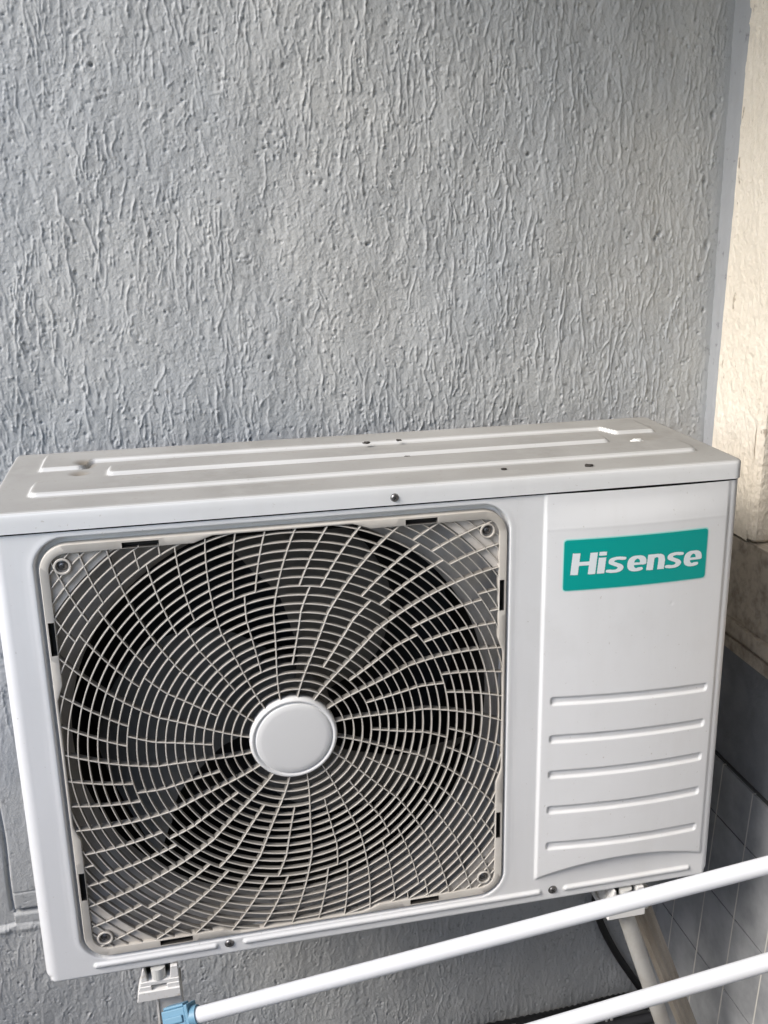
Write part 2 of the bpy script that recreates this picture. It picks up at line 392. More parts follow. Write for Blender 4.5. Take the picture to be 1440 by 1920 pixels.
gr = pydata('ground', [(-200, -200, ZF - 3), (200, -200, ZF - 3), (200, 200, ZF - 3), (-200, 200, ZF - 3)], [(0, 1, 2, 3)], M_ground); tag(gr, kind='structure')

# ------------------------------------------------------------------ air conditioner
W, D, HT = .80, .244, .5185
ac = empty('air_conditioner', (.4, .12, 0)); tag(ac, 'white outdoor air conditioner unit with round fan grille and teal sticker', 'air conditioner')
GC = (.2848, .2653)
def sdf_rr(x, z, cx, cz, hx, hz, r):
    qx = np.abs(x - cx) - hx + r; qz = np.abs(z - cz) - hz + r
    return np.hypot(np.maximum(qx, 0), np.maximum(qz, 0)) + np.minimum(np.maximum(qx, qz), 0) - r
def bulge(x, z):
    t = np.clip((x - .5665) / (.787 - .5665), 0, 1)
    b = .0065 * (1 - (2 * t - 1) ** 2)
    return b * sm((.514 - z) / .04) * sm((z - .0) / .03)
def panel_h(x, z):
    h = np.zeros_like(x)
    d = sdf_rr(x, z, .2840, .2668, .2432, .2458, .032)                     # recess for the grille
    h += .0004 * np.exp(-((d - .003) / .003) ** 2)
    h -= .0095 * sm((-d) / .0018 + .3)
    # right pressed panel
    zb = .0305 + .0165 * (1 - ((x - .676) / .110) ** 2)
    inx = sm((x - .5655) / .0035) * sm((.7895 - x) / .006)
    inz = sm((z - zb) / .006) * (.5 + .5 * sm((.512 - z) / .034))
    t = np.clip((x - .5665) / (.787 - .5665), 0, 1)
    rb = .0022 + .0060 * (1 - (2 * t - 1) ** 2)
    h += rb * inx * inz
    h += .0002 * np.exp(-((z - .479) / .0015) ** 2) * inx
    # slots
    for zl, zr in ((.2720, .2660), (.2232, .2188), (.1765, .1733), (.1290, .1260), (.0797, .0750)):
        s = np.clip((x - .5785) / (.7758 - .5785), 0, 1)
        zc = zl + (zr - zl) * s ** 1.6 - .0010 * np.sin(np.pi * s)
        dd = sdf_rr(x, z - zc, (.5785 + .7758) / 2, 0, (.7758 - .5785) / 2, .0054, .0035)
        h -= .0026 * sm(-dd / .0024)
    # bottom raised ribs
    for a, b in ((.0513, .188), (.2152, .576), (.6037, .7738)):
        dd = sdf_rr(x, z, (a + b) / 2, .0138, (b - a) / 2, .0042, .004)
        h += .0026 * sm(-dd / .0028)
    h -= .0005 * np.exp(-(((x - .7205) / .0022) ** 2 + ((z - .3800) / .0022) ** 2))        # small ding
    # light denting so reflections wander
    h += .00010 * np.sin(x * 23 + 1.3 * np.sin(z * 17)) * np.cos(z * 19 + 1) * (d > .01)
    return h
st = .0013; rl, rc = .013, .010
cols = []   # (x, y, nx, ny, flat)
for y in (.236, .12, .05, .025): cols.append((0, y, -1, 0, 0))
for a in np.linspace(0, 90, 9): cols.append((rl - rl * math.cos(R(a)), rl - rl * math.sin(R(a)), -math.cos(R(a)), -math.sin(R(a)), 0))
for x in np.arange(rl + st, W - rc - st * .5, st): cols.append((x, 0, 0, -1, 1))
for a in np.linspace(90, 0, 9): cols.append((W - rc + rc * math.cos(R(a)), rc - rc * math.sin(R(a)), math.cos(R(a)), -math.sin(R(a)), 0))
for y in (.025, .05, .12, .236): cols.append((W, y, 1, 0, 0))
cols = np.array(cols); zr_ = np.concatenate([[0.0012, .0, .0006, .002], np.arange(.0035, HT - .003, st), [HT - .0015, HT]])
zin = np.concatenate([[.012, .0022, .0006, .0], np.zeros(len(zr_) - 4)])          # folded bottom edge
X = np.repeat(cols[:, 0:1], len(zr_), 1); Y = np.repeat(cols[:, 1:2], len(zr_), 1); Z = np.repeat(zr_[None], len(cols), 0).copy()
flat = cols[:, 4:5]
# snap the hole rim
dsq = sdf_rr(X, Z, .2840, .2668, .2432, .2458, .032)
h = panel_h(X, Z) * flat
NX, NY = cols[:, 2:3], cols[:, 3:4]
Xp = X + NX * (h - zin[None]); Yp = Y + NY * (h - zin[None])
# rounded lower corners in outline
for side_ in (0, 1):
    ex = Xp if side_ == 0 else W - Xp
    rr0 = .010
    m_ = (ex < rr0) & (Z < rr0)
    dx = (rr0 - ex) / rr0; dz = (rr0 - Z) / rr0; mx = np.maximum(dx, dz); ln = np.hypot(dx, dz) + 1e-9
    sc_ = np.where(m_, mx / ln, 1)
    ex2 = np.where(m_, rr0 - (rr0 - ex) * sc_, ex); Z = np.where(m_, rr0 - (rr0 - Z) * sc_, Z)
    Xp = ex2 if side_ == 0 else W - ex2
rad = np.hypot(X - GC[0], Z - GC[1]); RH = .2845
snap = (np.abs(rad - RH) < st * .75) & (dsq < -.005)
Xp = np.where(snap, GC[0] + (X - GC[0]) * RH / rad, Xp); Z = np.where(snap, GC[1] + (Z - GC[1]) * RH / rad, Z)
vin = (rad < RH + 1e-4) & (dsq < -.0065) | (snap)
kf = ~((rad[:-1, :-1] < RH + st * .76) & (rad[1:, 1:] < RH + st * .76) & (rad[1:, :-1] < RH + st * .76) & (rad[:-1, 1:] < RH + st * .76) & (dsq[:-1, :-1] < -.0065) & (dsq[1:, 1:] < -.0065))
fp = grid('front_panel', np.stack([Xp, Yp, Z], -1), M_enamel, ac, True, keep=kf, flip=False)
# body shell behind, chassis and base pan
mb = MB(); mb.box((.003, .004 + .03, HT - .03), (W - .003, D - .003, HT + .003)); mb.box((.003, D - .006, .002), (W - .003, D - .002, HT))
mb.box((.003, .0125, .003), (.0405 - .004, D - .0062, HT - .031)); mb.box((W - .2, .0125, .003), (W - .003, D - .0062, HT - .031)); mb.box((.0405, .034, .003), (W - .2, D - .0062, .0135)); mb.box((.003, .0045, HT - .003), (W - .003, .0338, HT + .002))
mb.build('chassis', M_black, ac)
mb = MB(); mb.box((.004, .006, -.0012), (W - .004, D - .004, .0016)); mb.build('base_pan', M_enamel, ac)

# top cover -----------------------------------------------------------
def axis(a, b, st, skirt):
    d = [(a, skirt), (a, skirt * .5), (a, .0045), (a + .0005, .0026), (a + .0015, .0011), (a + .003, .0003)]
    mid = [(v, 0) for v in np.arange(a + .0045, b - .0044, st)]
    return d + mid + [(b - (v[0] - a), v[1]) for v in d[::-1]]
ua = np.array(axis(-.0008, W + .0008, .0019, .0215)); va = np.array(axis(-.0022, D + .002, .0016, .0215))
U, V = np.meshgrid(ua[:, 0], va[:, 0], indexing='ij'); DU, DV = np.meshgrid(ua[:, 1], va[:, 1], indexing='ij')
def rib(x, y, poly_fn): pass
def top_h(x, y):
    h = np.zeros_like(x)
    def rr_(x0, x1, y0, y1, r=.012): return sdf_rr(x, y, (x0 + x1) / 2, (y0 + y1) / 2, (x1 - x0) / 2, (y1 - y0) / 2, r)
    d1 = rr_(.034, .772, .044, .100)
    d2 = rr_(.107, .693, .1135, .150, .009)
    yj = .1500 + .028 * (sm((x - .076) / .016) - sm((x - .704) / .014))
    d3 = np.maximum(rr_(.033, .770, .148, .220, .010), yj - y)
    for d in (d1, d2, d3): h = np.maximum(h, .0046 * sm(-d / .0050))
    # two knocks in the sheet metal near the left end
    h -= .0035 * np.exp(-(((x - .083) / .008) ** 2 + ((y - .168) / .009) ** 2)) + .003 * np.exp(-(((x - .079) / .008) ** 2 + ((y - .135) / .006) ** 2))
    h += .0003 * np.sin(x * 14 + 2) * np.sin(y * 30)
    return h
ZT = .542
Zt = ZT - np.maximum(DU, DV) + top_h(U, V) * (np.maximum(DU, DV) == 0) - .0032
rp = .010
for sx in (0, 1):
    for sy in (0, 1):
        ex = (U - ua[0, 0]) if sx == 0 else (ua[-1, 0] - U); ey = (V - va[0, 0]) if sy == 0 else (va[-1, 0] - V)
        m_ = (ex < rp) & (ey < rp); dx = (rp - ex) / rp; dy = (rp - ey) / rp
        s_ = np.where(m_, np.maximum(dx, dy) / (np.hypot(dx, dy) + 1e-9), 1)
        ex = np.where(m_, rp - (rp - ex) * s_, ex); ey = np.where(m_, rp - (rp - ey) * s_, ey)
        U = ua[0, 0] + ex if sx == 0 else ua[-1, 0] - ex; V = va[0, 0] + ey if sy == 0 else va[-1, 0] - ey
grid('top_cover', np.stack([U, V, Zt + .0032], -1), M_top, ac, True)

# screws
def screw(x, y, z, r, parent, name='screw'):
    mb = MB(); n = 24
    prof = [(r * 1.25, .0004), (r * 1.12, -.0002), (r * .98, .0002), (r * .94, -.0014), (r * .55, -.0020), (0.0001, -.0021)]
    vs = []; fs = []
    for (rr_, yy) in prof:
        for k in range(n): vs.append((x + rr_ * math.cos(2 * math.pi * k / n), y + yy, z + rr_ * math.sin(2 * math.pi * k / n)))
    for i in range(len(prof) - 1):
        for k in range(n): fs.append((i * n + k, i * n + (k + 1) % n, (i + 1) * n + (k + 1) % n, (i + 1) * n + k))
    mb.add(vs, fs); o = mb.build(name, M_screw, parent, smooth=True)
    c = MB(); a = .6
    for t in (a, a + math.pi / 2):
        Mx = Matrix.Translation((x, y - .0019, z)) @ Matrix.Rotation(t, 4, 'Y')
        off = 0 if t == a else .0001
        c.box((-r * .55, -.0006 - off, -r * .13), (r * .55, .001, r * .13), Mx)
    c.build('cross_slot', M_screwd, o)
    return o
for x, z in ((.2003, .0145), (.5905, .0141)): screw(x, -.0003, z, .0046, ac)
screw(.4005, -.0023, .5285, .0038, ac)

# sticker ---------------------------------------------------------------
def surf_y(x, z): return -panel_h(np.atleast_1d(np.float64(x)), np.atleast_1d(np.float64(z)))[0]
def sticker(name, x0, x1, z0, z1, r, off, m_, parent):
    n, k = 61, 29
    a = np.linspace(-1, 1, n); b = np.linspace(-1, 1, k)
    A, B = np.meshgrid(a, b, indexing='ij')
    X = (x0 + x1) / 2 + A * (x1 - x0) / 2; Z = (z0 + z1) / 2 + B * (z1 - z0) / 2
    for _ in (0,):
        ex = (x1 - x0) / 2 - np.abs(X - (x0 + x1) / 2); ez = (z1 - z0) / 2 - np.abs(Z - (z0 + z1) / 2)
        m2 = (ex < r) & (ez < r); dx = (r - ex) / r; dz = (r - ez) / r
        s_ = np.where(m2, np.maximum(dx, dz) / (np.hypot(dx, dz) + 1e-9), 1)
        ex = np.where(m2, r - (r - ex) * s_, ex); ez = np.where(m2, r - (r - ez) * s_, ez)
        X = (x0 + x1) / 2 + np.sign(A) * ((x1 - x0) / 2 - ex); Z = (z0 + z1) / 2 + np.sign(B) * ((z1 - z0) / 2 - ez)
    Y = -panel_h(X, Z) - off
    return grid(name, np.stack([X, Y, Z], -1), m_, parent, True)
st_o = sticker('brand_sticker', .5876, .7612, .4060, .4672, .004, .0003, M_mint, ac)
sticker('teal_field', .5886, .7603, .4070, .4658, .0035, .0005, M_teal, st_o)
def lettering():
    res = .00030; x0, x1, z0, z1 = .594, .761, .415, .452
    xs_ = np.arange(x0, x1, res); zs_ = np.arange(z0, z1, res)
    XX, ZZ = np.meshgrid(xs_, zs_, indexing='ij'); Mk = np.zeros(XX.shape, bool)
    def base(x): return .4253 - (x - .596) * .0165
    SH = .09
    def nib(pts, a=.0044, b=.0019, p=2.6):
        pts = np.array(pts, float); 
        for i in range(len(pts) - 1):
            n_ = max(2, int(np.hypot(*(pts[i + 1] - pts[i])) / .0003))
            for t in np.linspace(0, 1, n_):
                u, v = pts[i] * (1 - t) + pts[i + 1] * t
                zz = base(u) + v; xx = u + SH * v
                Mk[(np.abs((XX - xx) / a) ** p + np.abs((ZZ - zz) / b) ** p) < 1] = True
    def bar(xa, xb, va, vb):
        V_ = ZZ - base(XX); U_ = XX - SH * V_
        Mk[(U_ > xa) & (U_ < xb) & (V_ > va) & (V_ < vb)] = True
    def arc(cx, cz, rx, rz, a0, a1, n=24, p=2.4):
        o = []
        for t in np.linspace(R(a0), R(a1), n):
            cs, sn = math.cos(t), math.sin(t)
            o.append((cx + rx * math.copysign(abs(cs) ** (2 / p), cs), cz + rz * math.copysign(abs(sn) ** (2 / p), sn)))
        return o
    xh = .0185; cap = .0252
    bar(.5984, .6073, 0, cap); bar(.6190, .6278, 0, cap); bar(.606, .620, .0105, .0150)                                     # H
    bar(.6297, .6386, 0, .0188); bar(.6297, .6386, .0212, .0255)                                                           # i
    def e(xa, xb):
        cx = (xa + xb) / 2; rx = (xb - xa) / 2 - .0038; rz = xh / 2 - .0018
        nib(arc(cx, xh / 2, rx, rz, 0, 180), .0040, .0019); nib(arc(cx, xh / 2, rx, rz, 180, 300), .0040, .0019)
        nib([(cx - rx, xh / 2 - .0004), (cx + rx, xh / 2 - .0004)], .0036, .0014)
    def s(xa, xb):
        cx = (xa + xb) / 2; hw = (xb - xa) / 2
        T_ = np.linspace(0, 1, 40); pp = []
        ctrl = [(hw - .0034, xh - .0022), (hw * .1, xh - .0016), (-hw * .45, xh - .0030), (-hw * .52, xh * .66), (-hw * .1, xh * .54), (hw * .32, xh * .44), (hw * .52, xh * .30), (hw * .30, .0027), (-hw * .2, .0017), (-hw + .0032, .0024)]
        for i in range(len(ctrl) - 1):
            p0, p1, p2, p3 = ctrl[max(i - 1, 0)], ctrl[i], ctrl[i + 1], ctrl[min(i + 2, len(ctrl) - 1)]
            for t in np.linspace(0, 1, 8, endpoint=False):
                pp.append(tuple(.5 * (2 * p1[k] + (p2[k] - p0[k]) * t + (2 * p0[k] - 5 * p1[k] + 4 * p2[k] - p3[k]) * t * t + (3 * p1[k] - p0[k] - 3 * p2[k] + p3[k]) * t ** 3) + (cx if k == 0 else 0) for k in (0, 1)))
        pp.append((cx + ctrl[-1][0], ctrl[-1][1]))
        nib(pp, .0034, .0018)
    s(.6403, .6632); e(.6655, .6885)
    bar(.6897, .6982, 0, xh); nib(arc(.7010, xh * .55, .0066, xh * .45 - .0019, 130, 0, 20, 2.8), .0040, .0019); bar(.7036, .7120, 0, xh * .62)
    s(.7133, .7352); e(.7366, .7595)
    vid = -np.ones((len(xs_) + 1, len(zs_) + 1), int)
    ii, kk = np.nonzero(Mk); vs = []; fs = []
    for i, k in zip(ii, kk):
        q = []
        for a, b in ((0, 0), (1, 0), (1, 1), (0, 1)):
            if vid[i + a, k + b] < 0:
                vid[i + a, k + b] = len(vs); vs.append((x0 + (i + a - .5) * res, 0, z0 + (k + b - .5) * res))
            q.append(vid[i + a, k + b])
        fs.append(tuple(q))
    vs = np.array(vs); vs[:, 0] = .5962 + (vs[:, 0] - .5984) * .975; vs[:, 1] = -panel_h(vs[:, 0], vs[:, 2]) - .0008
    return pydata('lettering', vs, fs, M_letter, st_o, True)
lettering()

# grille ------------------------------------------------------------------
gx, gzc = GC
gril = empty('fan_grille', (gx, 0, gzc)); gril.parent = ac; gril.location = Vector((gx, 0, gzc)) - ac.location
def ray_rr(th, hx, hz, r):
    lo = np.zeros_like(th); hi = np.full_like(th, .6)
    for _ in range(40):
        mid = (lo + hi) / 2; ins = sdf_rr(mid * np.cos(th), mid * np.sin(th), 0, 0, hx, hz, r) < 0
        lo = np.where(ins, mid, lo); hi = np.where(ins, hi, mid)
    return lo
HO = .2398
def inner_r(th): return np.maximum(ray_rr(th, .2308, .2310, .018), np.minimum(.2480, ray_rr(th, .2368, .2376, .03)))
th = np.linspace(0, 2 * np.pi, 1440, endpoint=False)
ro = ray_rr(th, HO, HO + .0008, .028); ri = inner_r(th)
def ring_pts(r, y): return np.stack([gx + r * np.cos(th), np.full_like(th, y), gzc + r * np.sin(th)], -1)
loops = [(ro, .0092), (ro, .0010), (ro - .0004, -.0004), (ro - .0012, -.0010), (ri + .0010, -.0010), (ri + .0003, -.0007), (ri, .0), (ri, .0085), (ro - .002, .0090)]
P = np.stack([ring_pts(r, y) for r, y in loops] + [ring_pts(ro, .0092)], 1)
frame = grid('grille_frame', P, M_grille, gril, False, closed=True)
# clip slots: real notches cut into the frame, walls coloured dark as shade
cut = MB()
for a, b in ((.1249, .1606), (.4121, .4467)):
    cut.box((a, -.02, .4972), (b, .0075, .5030)); cut.box((a, -.02, .0272), (b, .0075, .0332))
for a, b in ((.3896, .4255), (.1004, .1345)):
    cut.box((.0474, -.02, a), (.0532, .0075, b)); cut.box((.5165, -.02, a), (.5218, .0075, b))
co = cut.build('cutter', M_slot)
md = frame.modifiers.new('b', 'BOOLEAN'); md.operation = 'DIFFERENCE'; md.object = co; md.solver = 'EXACT'; md.material_mode = 'TRANSFER'
dg = bpy.context.evaluated_depsgraph_get(); dg.update()
me2 = bpy.data.meshes.new_from_object(frame.evaluated_get(dg), depsgraph=dg)
frame.modifiers.clear(); frame.data = me2
bpy.data.objects.remove(co)
autosmooth(frame, 40)

def in_clip(x, z, m=0.0): 
    t = math.atan2(z, x); return math.hypot(x, z) < CL[int(round((t % (2 * math.pi)) / (2 * math.pi) * 3600)) % 3600] + m
CL = inner_r(np.linspace(0, 2 * np.pi, 3600, endpoint=False)) + .0015
SC = .2177
def in_boss(x, z): return math.hypot(abs(x) - SC, abs(z) - SC) < .0072
RK = [.047 + .00982 * k for k in range(1, 31)]
mesh = MB()
hw = .00074
def strip(c1, c2, y0, y1):
    # c1, c2: the two edges as lists of (x, z) about the centre
    n_ = len(c1); vs = []
    rnd = .0007
    for (ax, az), (bx, bz) in zip(c1, c2):
        ux, uz = bx - ax, bz - az
        for f, y in ((0, y1), (0, y0 + rnd), (.22, y0), (.78, y0), (1, y0 + rnd), (1, y1)):
            vs.append((gx + ax + ux * f, y, gzc + az + uz * f))
    fs = []
    for i in range(n_ - 1):
        for j in range(5): fs.append((i * 6 + j, i * 6 + j + 1, (i + 1) * 6 + j + 1, (i + 1) * 6 + j))
        fs.append((i * 6 + 5, i * 6, (i + 1) * 6, (i + 1) * 6 + 5))
    fs.append((5, 4, 3, 2, 1, 0)); e_ = (n_ - 1) * 6; fs.append(tuple(e_ + j for j in range(6)))
    mesh.add(vs, fs)
for r in RK:
    na = max(160, int(r * 2 * math.pi / .0032))
    ok = []
    for i in range(na):
        t = 2 * math.pi * i / na; x, z = r * math.cos(t), r * math.sin(t)
        ok.append(in_clip(x, z) and not in_boss(x, z))
    i0 = next((i for i in range(na) if not ok[i]), None)
    runs = []
    if i0 is None: runs = [list(range(na + 1))]
    else:
        cur = []
        for j in range(1, na + 1):
            i = (i0 + j) % na
            if ok[i]: cur.append(i0 + j)
            elif cur: runs.append(cur); cur = []
    for run in runs:
        if len(run) < 2: continue
        c1, c2 = [], []
        for i in run:
            t = 2 * math.pi * i / na; c1.append(((r - hw) * math.cos(t), (r - hw) * math.sin(t))); c2.append(((r + hw) * math.cos(t), (r + hw) * math.sin(t)))
        strip(c1, c2, .0003, .0056)
def rib_ang(a0, r): q = r - .047; return a0 - 95 * q - 8 * math.sin(min(q, .1) / .1 * math.pi) * .25
def rib(a0, r0, r1, y0, y1):
    pts = []
    r = r0
    while r < r1 + 1e-6:
        a = R(rib_ang(a0, r)); x, z = r * math.cos(a), r * math.sin(a)
        if not in_clip(x, z, .001) or (in_boss(x, z)): break
        pts.append((x, z)); r += .0035
    if in_clip(0, 0) and r >= r1 and r1 < .3:
        a = R(rib_ang(a0, r1)); x, z = r1 * math.cos(a), r1 * math.sin(a)
        if in_clip(x, z, .001) and not in_boss(x, z): pts.append((x, z))
    if len(pts) < 2: return
    c1, c2 = [], []
    for i, (x, z) in enumerate(pts):
        p, q = pts[max(0, i - 1)], pts[min(len(pts) - 1, i + 1)]
        tx_, tz_ = q[0] - p[0], q[1] - p[1]; l_ = math.hypot(tx_, tz_) or 1; nx_, nz_ = -tz_ / l_ * hw, tx_ / l_ * hw
        c1.append((x - nx_, z - nz_)); c2.append((x + nx_, z + nz_))
    strip(c1, c2, y0, y1)
RA, RB, RC = RK[3], RK[12], RK[20]
for k in range(16):
    a = 105.2 + 22.5 * k
    rib(a, .046, .33, .0, .0085)
    rib(a + 11.25, RA, RB, .0001, .0058)
    for f in (1 / 3, 2 / 3): rib(a + 22.5 * f, RB, RC, .0001, .0058)
    for f in (.25, .5, .75): rib(a + 22.5 * f, RC, .33, .0001, .0058)
for sx in (-1, 1):
    for sz in (-1, 1):
        n_ = 32
        c1 = [(sx * SC + .0062 * math.cos(2 * math.pi * i / n_), sz * SC + .0062 * math.sin(2 * math.pi * i / n_)) for i in range(n_ + 1)]
        c2 = [(sx * SC + .0086 * math.cos(2 * math.pi * i / n_), sz * SC + .0086 * math.sin(2 * math.pi * i / n_)) for i in range(n_ + 1)]
        strip(c1, c2, -.0008, .009)
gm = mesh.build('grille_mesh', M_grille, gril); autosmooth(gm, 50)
gm.data.materials.append(M_slat_side)                     # darker plastic on the faces behind the front of the slats
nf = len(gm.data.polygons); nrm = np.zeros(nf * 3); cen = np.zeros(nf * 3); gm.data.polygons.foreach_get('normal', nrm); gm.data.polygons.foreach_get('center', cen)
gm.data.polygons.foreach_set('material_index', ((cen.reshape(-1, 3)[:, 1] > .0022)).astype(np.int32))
for sx in (-1, 1):
    for sz in (-1, 1): screw(gx + sx * SC, .0032, gzc + sz * SC, .0042, gril)
# corner plates behind the rings
for sx in (-1, 1):
    for sz in (-1, 1):
        bm_ = MB(); RP = .2848; hh = .2316; a0 = math.acos(hh / RP); a1 = math.pi / 2 - a0
        arc_ = [(RP * math.cos(t), RP * math.sin(t)) for t in np.linspace(a0, a1, 24)]
        front = [(sx * x, sz * z) for x, z in arc_] + [(sx * hh, sz * hh)]
        n_ = len(front); vs = [(gx + x, .0038, gzc + z) for x, z in front] + [(gx + x, .0090, gzc + z) for x, z in front]
        fs = [tuple(range(n_)), tuple(range(n_, 2 * n_))[::-1]] + [(i, (i + 1) % n_, n_ + (i + 1) % n_, n_ + i) for i in range(n_)]
        if sx * sz > 0: fs = [f[::-1] for f in fs]
        bm_.add(vs, fs); bm_.build('corner_plate', M_plate, gril)
lathe('hub_cap', [(.0001, -.0042), (.020, -.0041), (.034, -.0038), (.0402, -.0034), (.0411, -.0028), (.0415, -.0016), (.0424, -.0014), (.0430, -.0026), (.0445, -.0034), (.0458, -.0032), (.0470, -.0018), (.0478, .0004), (.0478, .012), (.0001, .012)], GC, M_cap, gril)

# shroud, coil, fan
lathe('fan_shroud', [(.2846, .0098), (.2835, .0108), (.276, .0150), (.262, .0215), (.249, .028), (.240, .036), (.2355, .046), (.2345, .058)], GC, M_bell, ac, 360, box=(.043, .53, .0185, .516))
lathe('shroud_lining', [(.2345, .0582), (.2342, .2355)], GC, M_black, ac, 96)  # black lining put in for the dark of the fan opening
mb = MB(); 
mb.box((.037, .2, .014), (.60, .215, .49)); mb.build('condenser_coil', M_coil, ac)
fan = empty('fan', (gx, .09, gzc)); fan.parent = ac; fan.location = Vector((gx, .09, gzc)) - ac.location
def blade(rot, name='blade'):
    nr, na = 26, 34; P = np.zeros((nr, na, 3)); B_ = np.zeros((nr, na, 3))
    for i in range(nr):
        q = i / (nr - 1); r = .046 + q * (.222 - .046)
        lead = np.interp(r, [.046, .07, .125, .18, .222], [-14, 1.5, 20, 46, 76])      # swept edge
        trail = np.interp(r, [.046, .08, .11, .15, .18, .222], [82, 84, 90.5, 96, 104, 110])
        for j in range(na):
            s_ = j / (na - 1); a = R(lead + (trail - lead) * s_ + rot)
            y = .125 - .075 * s_ ** .9 + .018 * math.sin(s_ * math.pi) * q
            P[i, j] = (gx + r * math.cos(a), y, gzc + r * math.sin(a))
    B_ = P + np.array([0, .0022, 0])
    A = np.concatenate([P, B_[:, ::-1]], 1); A = np.concatenate([A, A[:, :1]], 1)
    return grid(name, A, M_blade, fan, False)
for k in range(3): autosmooth(blade(120 * k - 4), 40)
lathe('fan_hub', [(.0001, .052), (.038, .052), (.047, .056), (.050, .066), (.052, .13), (.0001, .13)], GC, M_blade, fan, 48)

# ------------------------------------------------------------------ support brackets under the unit
def bracket(label, x0, x1, right=False):
    t = empty('support_bracket', ((x0 + x1) / 2, .01, -.02)); tag(t, label, 'bracket', 'brackets holding up the unit')
    m = MB()      # channel arm: top flange, two webs
    m.box((x0 + .004, .012, -.0045), (x1 - .004, YW, -.0015)); m.box((x0 + .004, .012, -.036), (x0 + .007, YW, -.0046)); m.box((x1 - .007, .012, -.036), (x1 - .004, YW, -.0046)); m.box((x0 + .0071, .012, -.036), (x1 - .0071, YW, -.033))
    m.build('arm', M_bracket, t)
    # flared end cap with a round notch and a slot
    n_ = 24; z0, z1 = -.0405, -.0020
    c = MB()
    outer = [(x0 - .001, z0), (x1 + .001, z0), (x1 - .0005, z1), (x0 + .0075, z1)]
    cxm = (x0 + x1) / 2 + .001
    def plate(y, dx): return [(x + (dx if i in (0, 3) else -dx), y, z) for i, (x, z) in enumerate(outer)]
    # bars forming the plate
    def quad(a, b, c_, d, y0=.0015, y1=.0115):
        v = [(p[0], y0, p[1]) for p in (a, b, c_, d)] + [(p[0], y1, p[1]) for p in (a, b, c_, d)]
        c.add(v, [(0, 1, 2, 3), (7, 6, 5, 4), (0, 4, 5, 1), (1, 5, 6, 2), (2, 6, 7, 3), (3, 7, 4, 0)])
    quad((x0 - .001, z0), (x1 + .001, z0), (x1 + .0005, -.0285), (x0 + .0012, -.0285), -.006)
    quad((x0 + .0012, -.0284), (cxm - .0085, -.0284), (cxm - .0085, -.0226), (x0 + .0026, -.0226), -.004)
    quad((cxm + .0085, -.0284), (x1 + .0005, -.0284), (x1 + .0002, -.0226), (cxm + .0085, -.0226), -.004)
    quad((x0 + .0026, -.0225), (x1 + .0002, -.0225), (x1, -.0175), (x0 + .0045, -.0175), -.003)
    quad((x0 + .0045, -.0174), (cxm - .0125, -.0174), (cxm - .0150, z1), (x0 + .0075, z1), -.002)
    quad((cxm + .0125, -.0174), (x1, -.0174), (x1 - .0005, z1), (cxm + .0140, z1), -.002)
    c.build('end_cap', M_capend, t, bevel=.0009)
    b = MB(); b.tube([(cxm, .004, -.0165), (cxm, .004, -.003)], .008, 20); b.build('foot_pad', M_clip, t, smooth=False)
    b = MB(); b.box((cxm - .0084, .008, -.0283), (cxm + .0084, .0110, -.0227)); b.build('slot', M_slot, t)  # dark block drawn as the shade in the cap's slot
    return t
bl = bracket('short bracket near the unit\'s left end above the blue joint', .0950, .1415)
m = MB(); m.box((.1135, .010, ZF), (.1160, .040, -.0408)); m.box((.1162, .012, ZF), (.1425, .015, -.0408)); m.box((.1400, .0152, ZF), (.1425, .040, -.0408)); m.build('leg', M_bracket, bl, bevel=.0006)
br = bracket('bracket under the right end of the unit with two slanted tubes', .6640, .7120, True)
def lerp(a, b, t): return [a[i] + (b[i] - a[i]) * t for i in range(3)]
A1, B1 = (.6985, .015, -.0580), (.7699, .030, -.2573); s1 = (ZF - A1[2]) / (B1[2] - A1[2])
m = MB(); m.tube([lerp(A1, B1, -.06), lerp(A1, B1, .5), lerp(A1, B1, s1)], .0104, 28); o = m.build('slanted_leg', M_leg2, br); autosmooth(o, 50)
A2, B2 = (.7484 - .003, .062, -.1037 + .01), (.832 + .002, .077, -.3135); s2 = (ZF - A2[2]) / (B2[2] - A2[2])
m = MB(); m.tube([lerp(A2, B2, -.3), lerp(A2, B2, .5), lerp(A2, B2, s2)], .0128, 60, prof=lambda k, n: 1 + .09 * math.cos(k * 2 * math.pi / n * 11)); o = m.build('slanted_leg', M_leg, br); autosmooth(o, 50)
o['label'] = 'fluted grimy tube'
m = MB(); m.box((.668, .020, -.0500), (.742, .078, -.0412)); m.box((.700, .045, -.078), (.745, .050, -.0502)); m.build('clamp_plate', M_bracket, br, bevel=.002)

# ------------------------------------------------------------------ clothes rack in front
rack = empty('clothes_rack', (.1441, -.1031, .0154)); tag(rack, 'white tube clothes rack with a blue corner joint in the foreground', 'clothes rack')
U1 = Vector((.9181, -.2418, .3142)).normalized(); PA = Vector((.1662, -.1150, .0281))
m = MB(); m.tube([PA - U1 * .004, PA + U1 * .4, PA + U1 * 1.0], .0083, 32); o = m.build('rail', M_rod, rack); autosmooth(o, 50)
PB = Vector((.69725, -.28200, .12351)); U2 = Vector((.92811, -.19486, .31724)).normalized()
PB0 = PB - U2 * .601; PB1 = PB + U2 * .35
m = MB(); m.tube([PB0, PB, PB1], .0083, 32); o = m.build('rail', M_rod, rack); autosmooth(o, 50)
J = PA - U1 * .022                                   # centre of the joint
Fv = (PB0 - J).normalized(); Fv = (Fv - U1 * Fv.dot(U1)).normalized(); Nv = Fv.cross(U1).normalized()
if Nv.z < 0: Nv = -Nv
MJ = Matrix((( U1.x, Fv.x, Nv.x, J.x), (U1.y, Fv.y, Nv.y, J.y), (U1.z, Fv.z, Nv.z, J.z), (0, 0, 0, 1)))
m = MB()
m.box((-.0165, -.0125, -.0110), (.0085, .0300, .0095), MJ)
